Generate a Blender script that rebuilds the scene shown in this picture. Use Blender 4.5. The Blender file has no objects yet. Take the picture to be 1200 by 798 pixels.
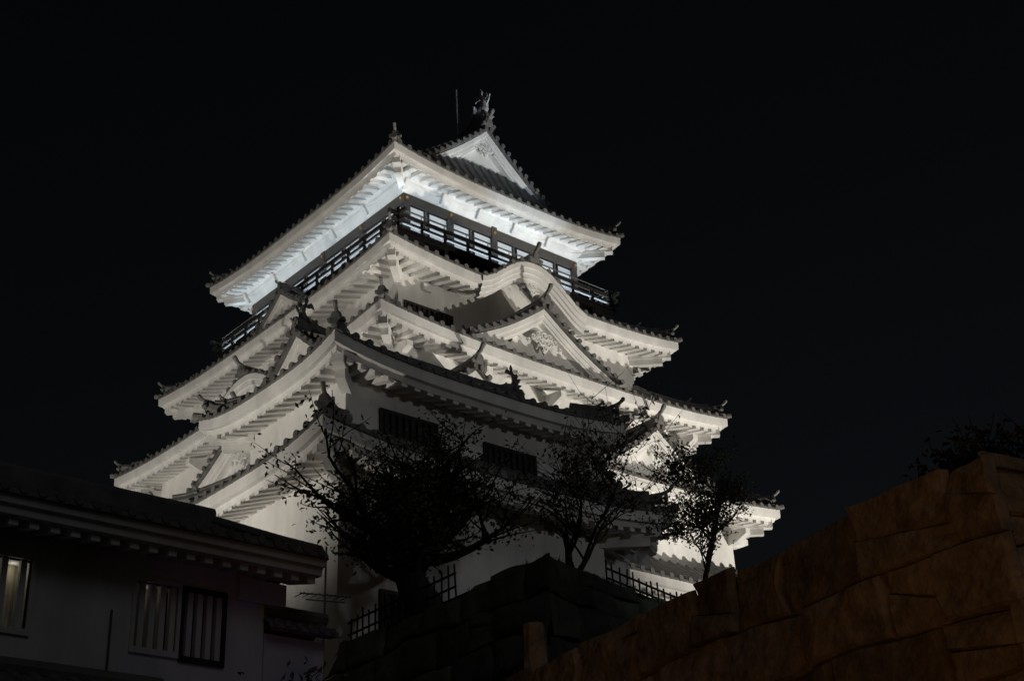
import bpy, bmesh, math, random
from mathutils import Vector, Matrix, noise
R = random.Random(7)
rad = math.radians
scene = bpy.context.scene
col = scene.collection

# ------------------------------------------------------------------ camera
cam_d = bpy.data.cameras.new('camera')
cam = bpy.data.objects.new('camera', cam_d); col.objects.link(cam)
cam_d.sensor_fit = 'HORIZONTAL'; cam_d.sensor_width = 36.0
cam_d.lens = 36.0 * 1663.08 / 1200.0
cam_d.clip_start = 0.1; cam_d.clip_end = 6000
cr = Vector((0.76403802, -0.6438449, -0.0413479))
cu = Vector((-0.26713646, -0.37403997, 0.88810597))
cf = Vector((0.58726826, 0.6675012, 0.4577752))
m3 = Matrix((cr, cu, -cf)).transposed()
cam.matrix_world = m3.to_4x4()
scene.camera = cam

# ------------------------------------------------------------------ night sky, moonlight, exposure
world = bpy.data.worlds.new('World'); scene.world = world; world.use_nodes = True
nt = world.node_tree; nt.nodes.clear()
sky = nt.nodes.new('ShaderNodeTexSky'); sky.sky_type = 'NISHITA'; sky.sun_disc = False
sky.sun_elevation = rad(12); sky.sun_rotation = rad(250)
bg = nt.nodes.new('ShaderNodeBackground'); bg.inputs['Strength'].default_value = 0.0011
out = nt.nodes.new('ShaderNodeOutputWorld')
hs = nt.nodes.new('ShaderNodeHueSaturation'); hs.inputs['Saturation'].default_value = .6
nt.links.new(sky.outputs['Color'], hs.inputs['Color']); nt.links.new(hs.outputs['Color'], bg.inputs['Color']); nt.links.new(bg.outputs['Background'], out.inputs['Surface'])
sun_d = bpy.data.lights.new('moonlight', 'SUN'); sun_d.energy = 0.06; sun_d.angle = rad(25); sun_d.color = (.93, .96, 1)
sun = bpy.data.objects.new('moonlight', sun_d); col.objects.link(sun)
sun.rotation_euler = Vector((-0.25, -0.8, 0.6)).to_track_quat('Z', 'Y').to_euler()
vs = scene.view_settings
vs.view_transform = 'Standard'; vs.look = 'None'; vs.exposure = 0; vs.gamma = 1; vs.use_curve_mapping = False

def spot(name, loc, target, power, angle, color, radius=.4, blend=.6):
    d = bpy.data.lights.new(name, 'SPOT'); d.energy = power; d.spot_size = rad(angle); d.spot_blend = blend
    d.color = color; d.shadow_soft_size = radius
    o = bpy.data.objects.new(name, d); col.objects.link(o); o.location = loc
    o.rotation_euler = (Vector(target) - Vector(loc)).to_track_quat('-Z', 'Y').to_euler()
    return o
def area(name, loc, target, power, sx, sy, color, roll=None, spread=180):
    d = bpy.data.lights.new(name, 'AREA'); d.energy = power; d.shape = 'RECTANGLE'; d.size = sx; d.size_y = sy; d.color = color
    d.spread = rad(spread)
    o = bpy.data.objects.new(name, d); col.objects.link(o); o.location = loc
    z = -(Vector(target) - Vector(loc)).normalized()
    x = Vector(roll) if roll else z.orthogonal()
    x = (x - z * x.dot(z)).normalized(); y = z.cross(x)
    o.matrix_world = Matrix.Translation(loc) @ Matrix((x, y, z)).transposed().to_4x4()
    return o
WARM = (1.0, .935, .83); COOL = (.68, .85, 1.0)
CX, CY = 38.09, 50.90            # axis of the keep
spot('flood_and_fill_light', (0.5, 36.0, 3.0), (26, 47, 29), 13600, 76, WARM, .4, .7)
spot('flood_and_fill_light', (9.0, 60.0, 6.0), (27, 52, 23), 9500, 62, WARM)
spot('flood_and_fill_light', (64.0, 14.0, 1.0), (39.5, 40.5, 29), 60000, 31, WARM, .12, .6)
spot('flood_and_fill_light', (64.0, -10.0, 1.0), (37, 42, 28), 36000, 18.5, WARM, .3, .6)  # added fill, stands in for light bounced onto the upper front walls
spot('turret_fill_light', (33.0, 2.0, 15.5), (27.5, 32, 16.5), 1250, 44, (.97, .98, 1), .5, .4)  # added fill for the shadowed turret front, stands in for ambient spill
spot('path_light', (14.0, 16.5, 1.0), (12.7, 21.3, 5.2), 22, 46, (.14, .14, 1.0), .1, .9)
# cool strips on the balcony floor of the top storey
for (x, y, tx, ty, L, ax) in ((CX, CY-7.72, CX, CY-7.6, 12.5, 'x'), (CX, CY+7.72, CX, CY+7.6, 12.5, 'x'),
                              (CX-6.42, CY, CX-6.3, CY, 14.8, 'y'), (CX+6.42, CY, CX+6.3, CY, 14.8, 'y')):
    area('balcony_light', (x, y, 33.45), (tx, ty, 37), 125, L, .12, COOL, (1, 0, 0) if ax == 'x' else (0, 1, 0), 125)
spot('gable_light', (46, 12, 8), (CX, CY-6.1, 42), 30000, 10, COOL, .1)
spot('street_light', (1.5, 2.0, -.5), (11.0, 8.6, 2.4), 200, 68, (1.0, .45, .11), .3)

# ------------------------------------------------------------------ materials
def mat(name, c, rough=.8, var=.15, scale=3.0, bump=0.0, bscale=12., metallic=0.0, spec=.4, c2=None, vstretch=1.0):
    m = bpy.data.materials.new(name); m.use_nodes = True
    t = m.node_tree; b = t.nodes['Principled BSDF']
    b.inputs['Roughness'].default_value = rough; b.inputs['Metallic'].default_value = metallic
    b.inputs['Specular IOR Level'].default_value = spec
    tc = t.nodes.new('ShaderNodeTexCoord'); mp = t.nodes.new('ShaderNodeMapping')
    mp.inputs['Scale'].default_value = (1, 1, vstretch)
    t.links.new(tc.outputs['Object'], mp.inputs['Vector'])
    n = t.nodes.new('ShaderNodeTexNoise'); n.inputs['Scale'].default_value = scale; n.inputs['Detail'].default_value = 6; n.inputs['Roughness'].default_value = .65
    t.links.new(mp.outputs['Vector'], n.inputs['Vector'])
    rp = t.nodes.new('ShaderNodeValToRGB')
    lo = c2 if c2 else tuple(v * (1 - var) for v in c)
    hi = tuple(min(1, v * (1 + var * .5)) for v in c)
    rp.color_ramp.elements[0].position = .3; rp.color_ramp.elements[0].color = (*lo, 1)
    rp.color_ramp.elements[1].position = .7; rp.color_ramp.elements[1].color = (*hi, 1)
    t.links.new(n.outputs['Fac'], rp.inputs['Fac']); t.links.new(rp.outputs['Color'], b.inputs['Base Color'])
    if bump:
        n2 = t.nodes.new('ShaderNodeTexNoise'); n2.inputs['Scale'].default_value = bscale; n2.inputs['Detail'].default_value = 8
        t.links.new(tc.outputs['Object'], n2.inputs['Vector'])
        bp = t.nodes.new('ShaderNodeBump'); bp.inputs['Strength'].default_value = bump; bp.inputs['Distance'].default_value = .05
        t.links.new(n2.outputs['Fac'], bp.inputs['Height']); t.links.new(bp.outputs['Normal'], b.inputs['Normal'])
    return m
PLASTER = mat('white_plaster', (.76, .75, .725), .85, .2, 1.1, .1, 6., vstretch=.3)
OLDPLASTER = mat('weathered_plaster', (.6, .6, .59), .9, .28, .9, .15, 5., vstretch=.3)
TILE = mat('grey_roof_tile', (.17, .165, .16), .55, .45, 2.2, .1, 10.)
ORN = mat('ornament_tile', (.2, .195, .185), .5, .4, 5., .3, 14.)
FISH = mat('lit_ornament_tile', (.42, .43, .44), .5, .4, 5., .3, 14.)  # lighter copy of the ornament tile, floodlit brightness put into its colour
WOOD = mat('dark_stained_wood', (.03, .027, .025), .6, .4, 4., .1, 20.)
BEAM = mat('bronze_brown_beam', (.075, .066, .06), .5, .2, 3.)
STEEL = mat('galvanised_steel', (.2, .2, .2), .55, .2, 6., metallic=.3)
BRASS = mat('brass_boss', (.75, .42, .12), .35, .2, 6., metallic=.9)
SHOJI = mat('pale_window_panel', (.72, .74, .75), .35, .05, 2.)
SHOJI.node_tree.nodes['Principled BSDF'].inputs['Emission Color'].default_value = (.9, .95, 1, 1)
SHOJI.node_tree.nodes['Principled BSDF'].inputs['Emission Strength'].default_value = .2
DARKGLASS = mat('dark_interior', (.02, .02, .02), .3, .2, 2.)
STONE = mat('granite_blocks', (.33, .26, .19), .9, .5, 4., .5, 11., c2=(.15, .115, .08))
def island_tint(m, lo, hi):
    t = m.node_tree; b = t.nodes['Principled BSDF']; lk = b.inputs['Base Color'].links[0]; src = lk.from_socket
    g_ = t.nodes.new('ShaderNodeNewGeometry'); mr = t.nodes.new('ShaderNodeMapRange'); mr.inputs['To Min'].default_value = lo; mr.inputs['To Max'].default_value = hi
    mx = t.nodes.new('ShaderNodeVectorMath'); mx.operation = 'SCALE'
    t.links.new(g_.outputs['Random Per Island'], mr.inputs['Value']); t.links.new(src, mx.inputs[0]); t.links.new(mr.outputs['Result'], mx.inputs['Scale']); t.links.new(mx.outputs['Vector'], b.inputs['Base Color'])
island_tint(STONE, .55, 1.25)
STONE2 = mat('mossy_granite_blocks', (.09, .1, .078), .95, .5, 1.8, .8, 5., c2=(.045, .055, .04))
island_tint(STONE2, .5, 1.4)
SOIL = mat('packed_soil', (.09, .075, .055), .95, .4, 1.2, .4, 6.)
BARK = mat('tree_bark', (.03, .026, .022), .95, .4, 6., .6, 14.)
LEAF = mat('green_leaves', (.11, .115, .065), .8, .5, .9, spec=.15, c2=(.022, .03, .014))
LEAF2 = mat('autumn_leaves', (.1, .075, .035), .6, .5, .9, c2=(.05, .04, .02))
LEAF3 = mat('dark_pine_needles', (.04, .035, .022), .7, .5, .9)
FENCE = mat('dark_fence_iron', (.012, .012, .011), .8, .3, 5.)
CURTAIN = mat('pale_curtain', (.6, .55, .42), .8, .2, 4.)

# ------------------------------------------------------------------ mesh helpers
class MB:
    def __init__(s): s.v = []; s.f = []
    def add(s, vs, fs):
        b = len(s.v); s.v += [tuple(x) for x in vs]; s.f += [tuple(b + i for i in f) for f in fs]
    def hexa(s, p):      # 8 points: bottom 4 (ccw), top 4
        s.add(p, [(3, 2, 1, 0), (4, 5, 6, 7), (0, 1, 5, 4), (1, 2, 6, 5), (2, 3, 7, 6), (3, 0, 4, 7)])
    def box(s, x0, y0, z0, x1, y1, z1):
        s.hexa([(x0, y0, z0), (x1, y0, z0), (x1, y1, z0), (x0, y1, z0), (x0, y0, z1), (x1, y0, z1), (x1, y1, z1), (x0, y1, z1)])
    def bar(s, a, b, w, h, up=(0, 0, 1)):      # beam from a to b, w wide, h high (centred)
        a, b, up = Vector(a), Vector(b), Vector(up)
        d = (b - a).normalized(); x = d.cross(up)
        if x.length < 1e-4: x = d.orthogonal()
        x.normalize(); y = x.cross(d).normalized()
        x *= w / 2; y *= h / 2
        s.hexa([a-x-y, a+x-y, b+x-y, b-x-y, a-x+y, a+x+y, b+x+y, b-x+y])
    def grid(s, rows, close=False):            # rows of equal length point lists
        n = len(rows[0]); b = len(s.v)
        for r in rows: s.v += [tuple(p) for p in r]
        for i in range(len(rows) - 1):
            for j in range(n - 1 + (1 if close else 0)):
                k = (j + 1) % n
                s.f.append((b+i*n+j, b+i*n+k, b+(i+1)*n+k, b+(i+1)*n+j))
    def tube(s, path, radii, n=8, caps=True):
        path = [Vector(p) for p in path]
        if not isinstance(radii, (list, tuple)): radii = [radii] * len(path)
        rows = []; ref = None
        for i, p in enumerate(path):
            d = (path[min(i+1, len(path)-1)] - path[max(i-1, 0)]).normalized()
            if ref is None: ref = d.orthogonal().normalized()
            x = (ref - d * ref.dot(d))
            x = x.normalized() if x.length > 1e-5 else d.orthogonal().normalized()
            ref = x; y = d.cross(x)
            rows.append([p + (x * math.cos(2*math.pi*k/n) + y * math.sin(2*math.pi*k/n)) * radii[i] for k in range(n)])
        b = len(s.v); s.grid(rows, True)
        if caps:
            s.f.append(tuple(b + k for k in range(n))[::-1]); e = b + (len(path)-1)*n
            s.f.append(tuple(e + k for k in range(n)))
    def prism(s, poly, off):                   # polygon (list of points) extruded by vector off
        n = len(poly); o = Vector(off); p = [Vector(q) for q in poly]
        s.add(p + [q + o for q in p], [tuple(range(n))[::-1], tuple(range(n, 2*n))] + [(i, (i+1) % n, n+(i+1) % n, n+i) for i in range(n)])
    def build(s, name, m, parent=None, label=None, smooth=False):
        me = bpy.data.meshes.new(name); me.from_pydata(s.v, [], s.f)
        bm = bmesh.new(); bm.from_mesh(me); bmesh.ops.recalc_face_normals(bm, faces=bm.faces[:]); bm.to_mesh(me); bm.free()
        me.materials.append(m)
        if smooth:
            for p in me.polygons: p.use_smooth = True
        o = bpy.data.objects.new(name, me); col.objects.link(o)
        if parent: 
            o.parent = parent
            o.matrix_parent_inverse = Matrix.Translation(-full_loc(parent))
        if label: o['label'] = label
        return o
def full_loc(o):
    return Vector(o.location) if o.type == 'EMPTY' else Vector((0, 0, 0)) 
def thing(name, label, cat, loc=(0, 0, 0), group=None):
    o = bpy.data.objects.new(name, None); col.objects.link(o); o.location = loc; o.empty_display_size = .5
    o['label'] = label; o['category'] = cat
    if group: o['group'] = group
    return o
def tag(o, label, cat, group=None):
    o['label'] = label; o['category'] = cat
    if group: o['group'] = group
    return o
def structure(o): o['kind'] = 'structure'; return o

# ------------------------------------------------------------------ japanese roof builder
class Side:
    # a side of a rectangular eave; s runs left to right seen from outside, d runs inward
    def __init__(self, cx, cy, hx, hy, which, zc, lift):
        self.t, self.n, self.H, self.D = {'front': ((1, 0), (0, 1), hx, hy), 'left': ((0, -1), (1, 0), hy, hx),
                                          'right': ((0, 1), (-1, 0), hy, hx), 'back': ((-1, 0), (0, -1), hx, hy)}[which]
        self.m = (cx - self.n[0] * self.D, cy - self.n[1] * self.D)
        self.zm = zc - lift; self.lift = lift; self.bumps = []; self.which = which
    def p(self, s, d, z): return Vector((self.m[0] + self.t[0]*s + self.n[0]*d, self.m[1] + self.t[1]*s + self.n[1]*d, z))
    def v(self, s, d, z=0): return Vector((self.t[0]*s + self.n[0]*d, self.t[1]*s + self.n[1]*d, z))
    def bump(self, s):
        b = 0
        for (u, hw, amp) in self.bumps:
            q = (s - u) / hw
            if abs(q) < 1: b = max(b, amp * (.5 + .5 * math.cos(math.pi * abs(q) ** 1.15)))
        return b
    def inbump(self, s, k=1.0): return any(abs(s - u) < hw * k for (u, hw, a) in self.bumps)
    def ez(self, s): return self.zm + self.lift * min(1, abs(s) / self.H) ** 3.2
    def surf(self, s, d, S):
        f = max(0, 1 - d / 2.6) ** 1.5
        q = min(1, abs(s) / max(.01, self.H - d * .999)) if d < self.H else 1
        z = self.zm + self.lift * q ** 3.2 * f + S(d, q)
        b = self.bump(s)
        if b > 0: z = max(z, self.zm + b + .05 * d)
        return z

def disc_cap(mb, sd, s, z, d=-.07, r=.125, L=.16):
    L = min(L, r*1.3)
    mb.tube([sd.p(s, d, z), sd.p(s, d + L, z)], r, 8)

def tiles(mb, sd, S, dmax, sp=.54, nd=8, smax=None):
    N = max(2, round(2 * sd.H / sp)); w = 2 * sd.H / N
    k_ = min(1, sp/.5); prof = [(a*k_ if a > -.3 else -.5*w, b*k_) for a, b in ((-.5, 0), (-.13, .0), (-.1, .075), (0, .12), (.1, .075), (.13, 0))]
    cols = []
    for k in range(N):
        sc = -sd.H + w * (k + .5)
        for (a, dz) in prof: cols.append((sc + a, dz))
        if not sd.inbump(sc) or True: disc_cap(mb, sd, sc, sd.surf(sc, 0, S) + .03*k_, r=.125*k_)
    cols.append((sd.H, 0))
    rows = []
    for (s, dz) in cols:
        dm = max(.02, dmax(s))
        rows.append([sd.p(s, dm * j / nd - (.03 if j == 0 else 0), sd.surf(s, dm * j / nd, S) + dz) for j in range(nd + 1)])
    mb.grid(rows)
    # drip edge: pan tiles hanging at the eave
    rows = []; M = 90
    for i in range(M + 1):
        a = -1 + 2 * i / M; s = a * sd.H; z = sd.surf(s, 0, S)
        rows.append([sd.p(s, -.03, z + .02), sd.p(s, -.05, z - .07), sd.p(a * (sd.H - .1), .1, z - .09)])
    mb.grid(rows)

def eave_strip(mb, sd, prof, S0, n=96, lo=-1., hi=1., mitre=True):
    rows = []
    for i in range(n + 1):
        a = lo + (hi - lo) * i / n
        e = sd.ez(a * sd.H) + sd.bump(a * sd.H)
        rows.append([sd.p(a * (sd.H - d if mitre else sd.H), d, e + z) for (d, z) in prof])
    mb.grid(rows)

def soffit_z(sd, s, d, o):   # underside of the roof boards
    e = sd.ez(s) + sd.bump(s); w = sd.zm + sd.bump(s)
    k = min(1, max(0, (d - .3) / max(.01, o - .3)))
    return e * (1 - k) + w * k - .50 + .36 * max(0, d - .3)

def eaves(mb, sd, o, sp=.54, two=True, rw=.25, rh=.2, dmaxr=9.):
    # stepped white fascia
    eave_strip(mb, sd, [(.02, -.07), (.02, -.30), (.03, -.44), (.20, -.45), (.205, -.47), (.24, -.62), (.34, -.62), (.34, -.50)], None)
    # karahafu: extra mouldings over the curved stretch
    for (u, hw, amp) in sd.bumps:
        eave_strip(mb, sd, [(.02, -.06), (-.05, -.08), (-.04, -.34), (.03, -.36), (.05, -.58), (.13, -.60), (.15, -.80), (.24, -.82), (.26, -.98), (.5, -.98), (.5, -.5)],
                   None, 60, (u - hw * .93) / sd.H, (u + hw * .93) / sd.H, False)
    # soffit
    rows = []; n = 96
    for i in range(n + 1):
        a = -1 + 2 * i / n
        r = []
        for j in range(5):
            d = .3 + (o + .15 - .3) * j / 4
            s = a * (sd.H - d) if not sd.inbump(a * sd.H) else a * sd.H
            r.append(sd.p(s, d, soffit_z(sd, a * sd.H, d, o)))
        rows.append(r)
    mb.grid(rows)
    N = max(2, round(2 * sd.H / sp)); w = 2 * sd.H / N
    for k in range(N):
        s = -sd.H + w * (k + .5)
        if sd.inbump(s, .8): continue
        d1 = min(o + .1, sd.H - abs(s) - .05, dmaxr)
        if d1 < .5: continue
        for (d0, dd, ww, zz, hh) in (((.26, d1, rw, 0, rh + .12), (.62, d1, rw, -rh - .02, rh)) if two else ((.26, d1, rw, 0, rh + .1),)):
            if dd < d0 + .15: continue
            pts = []
            for zt in (-1, 0):
                for (ss, d) in ((-1, d0), (1, d0), (1, dd), (-1, dd)):
                    z = soffit_z(sd, s, d, o) + zz + .02
                    pts.append(sd.p(s + ss * ww / 2, d, z - (hh if zt else 0) if zt else z))
            pts = [Vector(q) for q in pts]
            lo = [Vector((q.x, q.y, q.z)) for q in pts[:4]]; hi = [Vector((q.x, q.y, q.z)) for q in pts[4:]]
            mb.hexa(lo + hi)

def corner_hips(mb, cx, cy, hx, hy, zc, lift, o):
    for sx in (-1, 1):
        for sy in (-1, 1):
            c = Vector((cx + sx*hx, cy + sy*hy, 0)); n = Vector((-sx, -sy, 0)).normalized(); t = Vector((-n.y, n.x, 0))
            a0, a1 = .46, (o + .1) * 1.414
            z0, z1 = zc - .50, zc - lift - .50 + .36 * (o - .3)
            for (st, drop, hh, ww) in ((a0, .0, .42, .36), (a0 + .42, .36, .36, .3)):
                k = (st - a0) / (a1 - a0); zs = z0 + (z1 - z0) * k - drop; ze = z1 - drop
                p = []
                for zz0, zz1 in ((zs - hh, ze - hh), (zs, ze)):
                    for (q, z, sgn) in ((st, zz0, -1), (st, zz0, 1), (a1, zz1, 1), (a1, zz1, -1)):
                        v = c + n * q + t * (sgn * ww / 2); p.append((v.x, v.y, z))
                mb.hexa(p)

def ornament(mb, pos, dirv, sc=1.0, knob=True):
    # ridge-end tile: stepped plate with a tubular finial leaning outwards
    pos = Vector(pos); d = Vector((dirv[0], dirv[1], 0)).normalized(); t = Vector((-d.y, d.x, 0)); z = Vector((0, 0, 1))
    poly = [(-.3, -.05), (-.36, .08), (-.27, .16), (-.24, .34), (-.14, .46), (0, .5), (.14, .46), (.24, .34), (.27, .16), (.36, .08), (.3, -.05)]
    mb.prism([pos + t*(a*sc) + z*(b*sc) + d*(.06*sc) for a, b in poly], d * (.16 * sc))
    mb.prism([pos + t*(a*sc*.6) + z*((b*.6+.1)*sc) + d*(.2*sc) for a, b in poly], d * (.07 * sc))
    for s in (-1, 1):
        mb.tube([pos + t*(s*.36*sc) + z*(.03*sc), pos + t*(s*.36*sc) + z*(.03*sc) + d*(.25*sc)], .1*sc, 8)
    if knob:
        mb.tube([pos + z*(.36*sc) - d*(.25*sc), pos + z*(.46*sc) + d*(.1*sc), pos + z*(.6*sc) + d*(.36*sc), pos + z*(.8*sc) + d*(.54*sc), pos + z*(.88*sc) + d*(.58*sc)],
                [.1*sc, .11*sc, .1*sc, .125*sc, .1*sc], 8)

def hips(root, cx, cy, hx, hy, zc, lift, S, run, sc=1.0, rise=0.0):
    for sx in (-1, 1):
        for sy in (-1, 1):
            path = []; base = []; mb_ridge = MB(); mb_orn = MB(); mb_orn2 = MB()
            for i in range(9):
                d = .25 + (run - .25) * i / 8
                f = max(0, 1 - d / 2.6) ** 1.5
                z = zc - lift + lift * f + S(d, 1)
                up = .22 * max(0, 1 - i / 2.5) ** 2
                base.append(Vector((cx + sx*(hx-d), cy + sy*(hy-d), z)))
                path.append(Vector((cx + sx*(hx-d), cy + sy*(hy-d), z + .17 + up)))
            mb_ridge.tube(path, .2*sc, 8)
            mb_ridge.tube([q + Vector((0, 0, .2)) for q in path[1:]], .12*sc, 8)
            dv = (sx, sy)
            ornament(mb_orn, path[0] + Vector((sx*.02, sy*.02, -.12)), dv, .62*sc)
            c = Vector((cx + sx*hx, cy + sy*hy, zc))
            mb_orn.tube([c + Vector((-sx*.1, -sy*.1, .05)), c + Vector((sx*.12, sy*.12, .1))], .13, 8)
            # second, inner ridge end a little way up the hip
            ornament(mb_orn2, base[3] + Vector((0, 0, .3)), dv, .42*sc)
            mb_ridge.build('hip_ridge', TILE, root); mb_orn.build('ridge_end_tile', ORN, root); mb_orn2.build('ridge_end_tile', ORN, root)

def gegyo(mb, sd, u, z, d, sc=1.0):
    # carved pendant: scrolls round a drop
    for (a, b, r) in ((0, -.05, .2), (-.26, -.02, .15), (.26, -.02, .15), (-.5, -.17, .13), (.5, -.17, .13), (-.14, -.3, .17), (.14, -.3, .17),
                      (-.72, -.36, .1), (.72, -.36, .1), (0, -.5, .14), (-.36, -.24, .12), (.36, -.24, .12)):
        ring = []
        for k in range(11):
            th = 2 * math.pi * k / 10
            ring.append(sd.p(u + (a + r * .68 * math.cos(th)) * sc, d, z + (b + r * .68 * math.sin(th)) * sc))
        mb.tube(ring, r * .36 * sc, 6)
        mb.tube([sd.p(u + a*sc, d - .1*sc*r*4, z + b*sc), sd.p(u + a*sc, d + .08, z + b*sc)], r*.3*sc, 6)
    poly = [(-.62, -.12), (-.3, .1), (0, .2), (.3, .1), (.62, -.12), (.5, -.3), (.24, -.42), (.08, -.72), (0, -.8), (-.08, -.72), (-.24, -.42), (-.5, -.3)]
    mb.prism([sd.p(u + a*sc*.85, d + .03, z + b*sc*.9) for a, b in poly], sd.v(0, .07))

def gable(keep, sd, u, hw, zb, za, d0, depth, orn=1.0, curve=.07, pend=1.0, drop=1.2, shachi_sc=0, knob=True, bands=((0, .26, 0), (.26, .5, .07), (.5, .62, .14)), roof=True, hole=False):
    H = za - zb
    def zl(q): return za - H * (q * (1 + curve) - 0 + 0 if False else q + curve * math.sin(math.pi * q))
    n = 14
    brd = MB(); ped = MB(); rf = MB(); pnd = MB(); oms = []
    for sg in (-1, 1):
        for (b0, b1, dd) in bands:
            rows = []
            for i in range(n + 1):
                q = i / n; x = u + sg * hw * q; z = zl(q)
                rows.append([sd.p(x, d0 + .5, z - b0), sd.p(x, d0 + dd, z - b0), sd.p(x, d0 + dd + .015, z - b1), sd.p(x, d0 + .5, z - b1)])
            brd.grid(rows, True)
            for e in (rows[-1],): brd.add(e, [(0, 1, 2, 3)])
        # pediment
        rows = []
        for i in range(n + 1):
            q = i / n; rows.append([sd.p(u + sg*hw*q, d0 + .48, zl(q) - .3), sd.p(u + sg*hw*q, d0 + .48, min(zl(q) - .3, zb - drop))])
        ped.grid(rows)
        # tile slope with ribs
        nr = max(2, round(depth / .5)); cols = []
        for k in range(nr):
            dc = d0 + .25 + depth * k / nr
            for (a, dz) in ((-.25, 0), (-.12, .02), (-.09, .08), (0, .12), (.09, .08), (.12, .02)): cols.append((dc + a, dz))
        cols.append((d0 + depth, 0))
        if roof:
            rf.grid([[sd.p(u + sg*hw*1.06*i/n, max(d0 - .12, d), zl(i/n*1.03) + .12 + dz) for i in range(n + 1)] for d, dz in cols])
            # verge edge and caps
            rf.grid([[sd.p(u + sg*hw*1.06*i/n, d0 - .12, zl(i/n*1.03) + .2), sd.p(u + sg*hw*1.06*i/n, d0 - .14, zl(i/n*1.03) + .02), sd.p(u + sg*hw*1.06*i/n, d0 + .1, zl(i/n*1.03) - .0)] for i in range(n + 1)])
            L = math.hypot(hw, H); m = max(3, round(L / .46))
            for k in range(m + 1):
                q = (k + .45) / m * 1.02
                disc_cap(rf, sd, u + sg*hw*q, zl(q) + .2, d0 - .24, .12, .22)
            # descending ridge just inside the verge
            rf.tube([sd.p(u + sg*hw*q, d0 + .55, zl(q) + .34) for q in [.05 + .9*i/8 for i in range(9)]], .15, 8)
            om = MB(); oms.append(om)
            ornament(om, sd.p(u + sg*hw*.97, d0 + .55, zl(.97) + .2), (sd.t[0]*sg, sd.t[1]*sg), .42*orn)
    g = brd.build('gable', PLASTER, keep)
    ped.build('pediment', PLASTER, g)
    if pend:
        gegyo(pnd, sd, u, za - .95*pend - .1, d0 + .12, pend); pnd.build('carved_pendant', PLASTER, g)
    if hole:
        h = MB(); h.tube([sd.p(u - hw*.42, d0 + .40, za - H*.72), sd.p(u - hw*.42, d0 + .5, za - H*.72)], .13, 10); h.build('vent_hole', WOOD, g)
    if roof:
        zr = za + .3
        rf.prism([sd.p(u + a, d0 - .1, zr + b) for a, b in ((-.22, -.25), (-.2, .1), (-.12, .2), (.12, .2), (.2, .1), (.22, -.25))], sd.v(0, depth + .1))
        rf.tube([sd.p(u, d0 - .14, zr + .22), sd.p(u, d0 + depth, zr + .22)], .13, 8)
        om = MB(); oms.append(om)
        ornament(om, sd.p(u, d0 - .05, zr - .05), (-sd.n[0], -sd.n[1]), .9*orn, knob)
        rf.build('gable_roof', TILE, g); [om.build('ridge_end_tile', ORN, g) for om in oms]
    return g

def shachi(mb, pos, dirv, sc=1.0):
    # dolphin-fish finial: head on the ridge, body arched up, tail spread at the top; dirv points outwards along the ridge
    pos = Vector(pos); d = Vector((dirv[0], dirv[1], 0)).normalized(); t = Vector((-d.y, d.x, 0)); z = Vector((0, 0, 1))
    def P(a, b, c=0): return pos + d*(a*sc) + z*(b*sc) + t*(c*sc)
    mb.tube([P(-.72, .18), P(-.55, .25), P(-.3, .26), P(-.05, .32), P(.14, .52), (P(.2, .8)), P(.1, 1.08), P(-.02, 1.28)],
            [.12*sc, .22*sc, .27*sc, .26*sc, .22*sc, .17*sc, .12*sc, .07*sc], 10)
    def fin(pts, w=.05): mb.prism([P(a, b, -w/2) for a, b in pts], t * (w * sc))
    fin([(-.02, 1.2), (-.3, 1.42), (-.42, 1.3), (-.5, 1.08), (-.34, 1.16), (-.22, 1.1), (0, 1.1)])
    fin([(.0, 1.18), (.06, 1.5), (-.06, 1.72), (-.14, 1.5), (-.08, 1.25)], .07)
    fin([(.06, 1.1), (.34, 1.3), (.42, 1.12), (.36, .98), (.2, 1.05), (.12, .98)])
    fin([(.3, .55), (.52, .8), (.6, 1.06), (.42, .98), (.36, .82), (.24, .78)], .06)
    for k in range(5):
        a = k / 4; fin([(.1 + .1*a, .36 + .14*a*2), (.3 + .1*a, .4 + .16*a*2), (.16 + .08*a, .5 + .14*a*2)], .06)
    for s in (-1, 1):
        mb.prism([P(-.25, .22, s*.2), P(-.05, .1, s*.5), P(.1, .3, s*.62), P(-.02, .42, s*.4), P(-.1, .36, s*.22)], d * (.05*sc))
        mb.tube([P(-.58, .44, s*.13), P(-.5, .44, s*.16)], .06*sc, 6)
    fin([(-.8, .14), (-.92, .3), (-.74, .3)], .2); fin([(-.8, .05), (-.9, .0), (-.6, .02)], .2)

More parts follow.
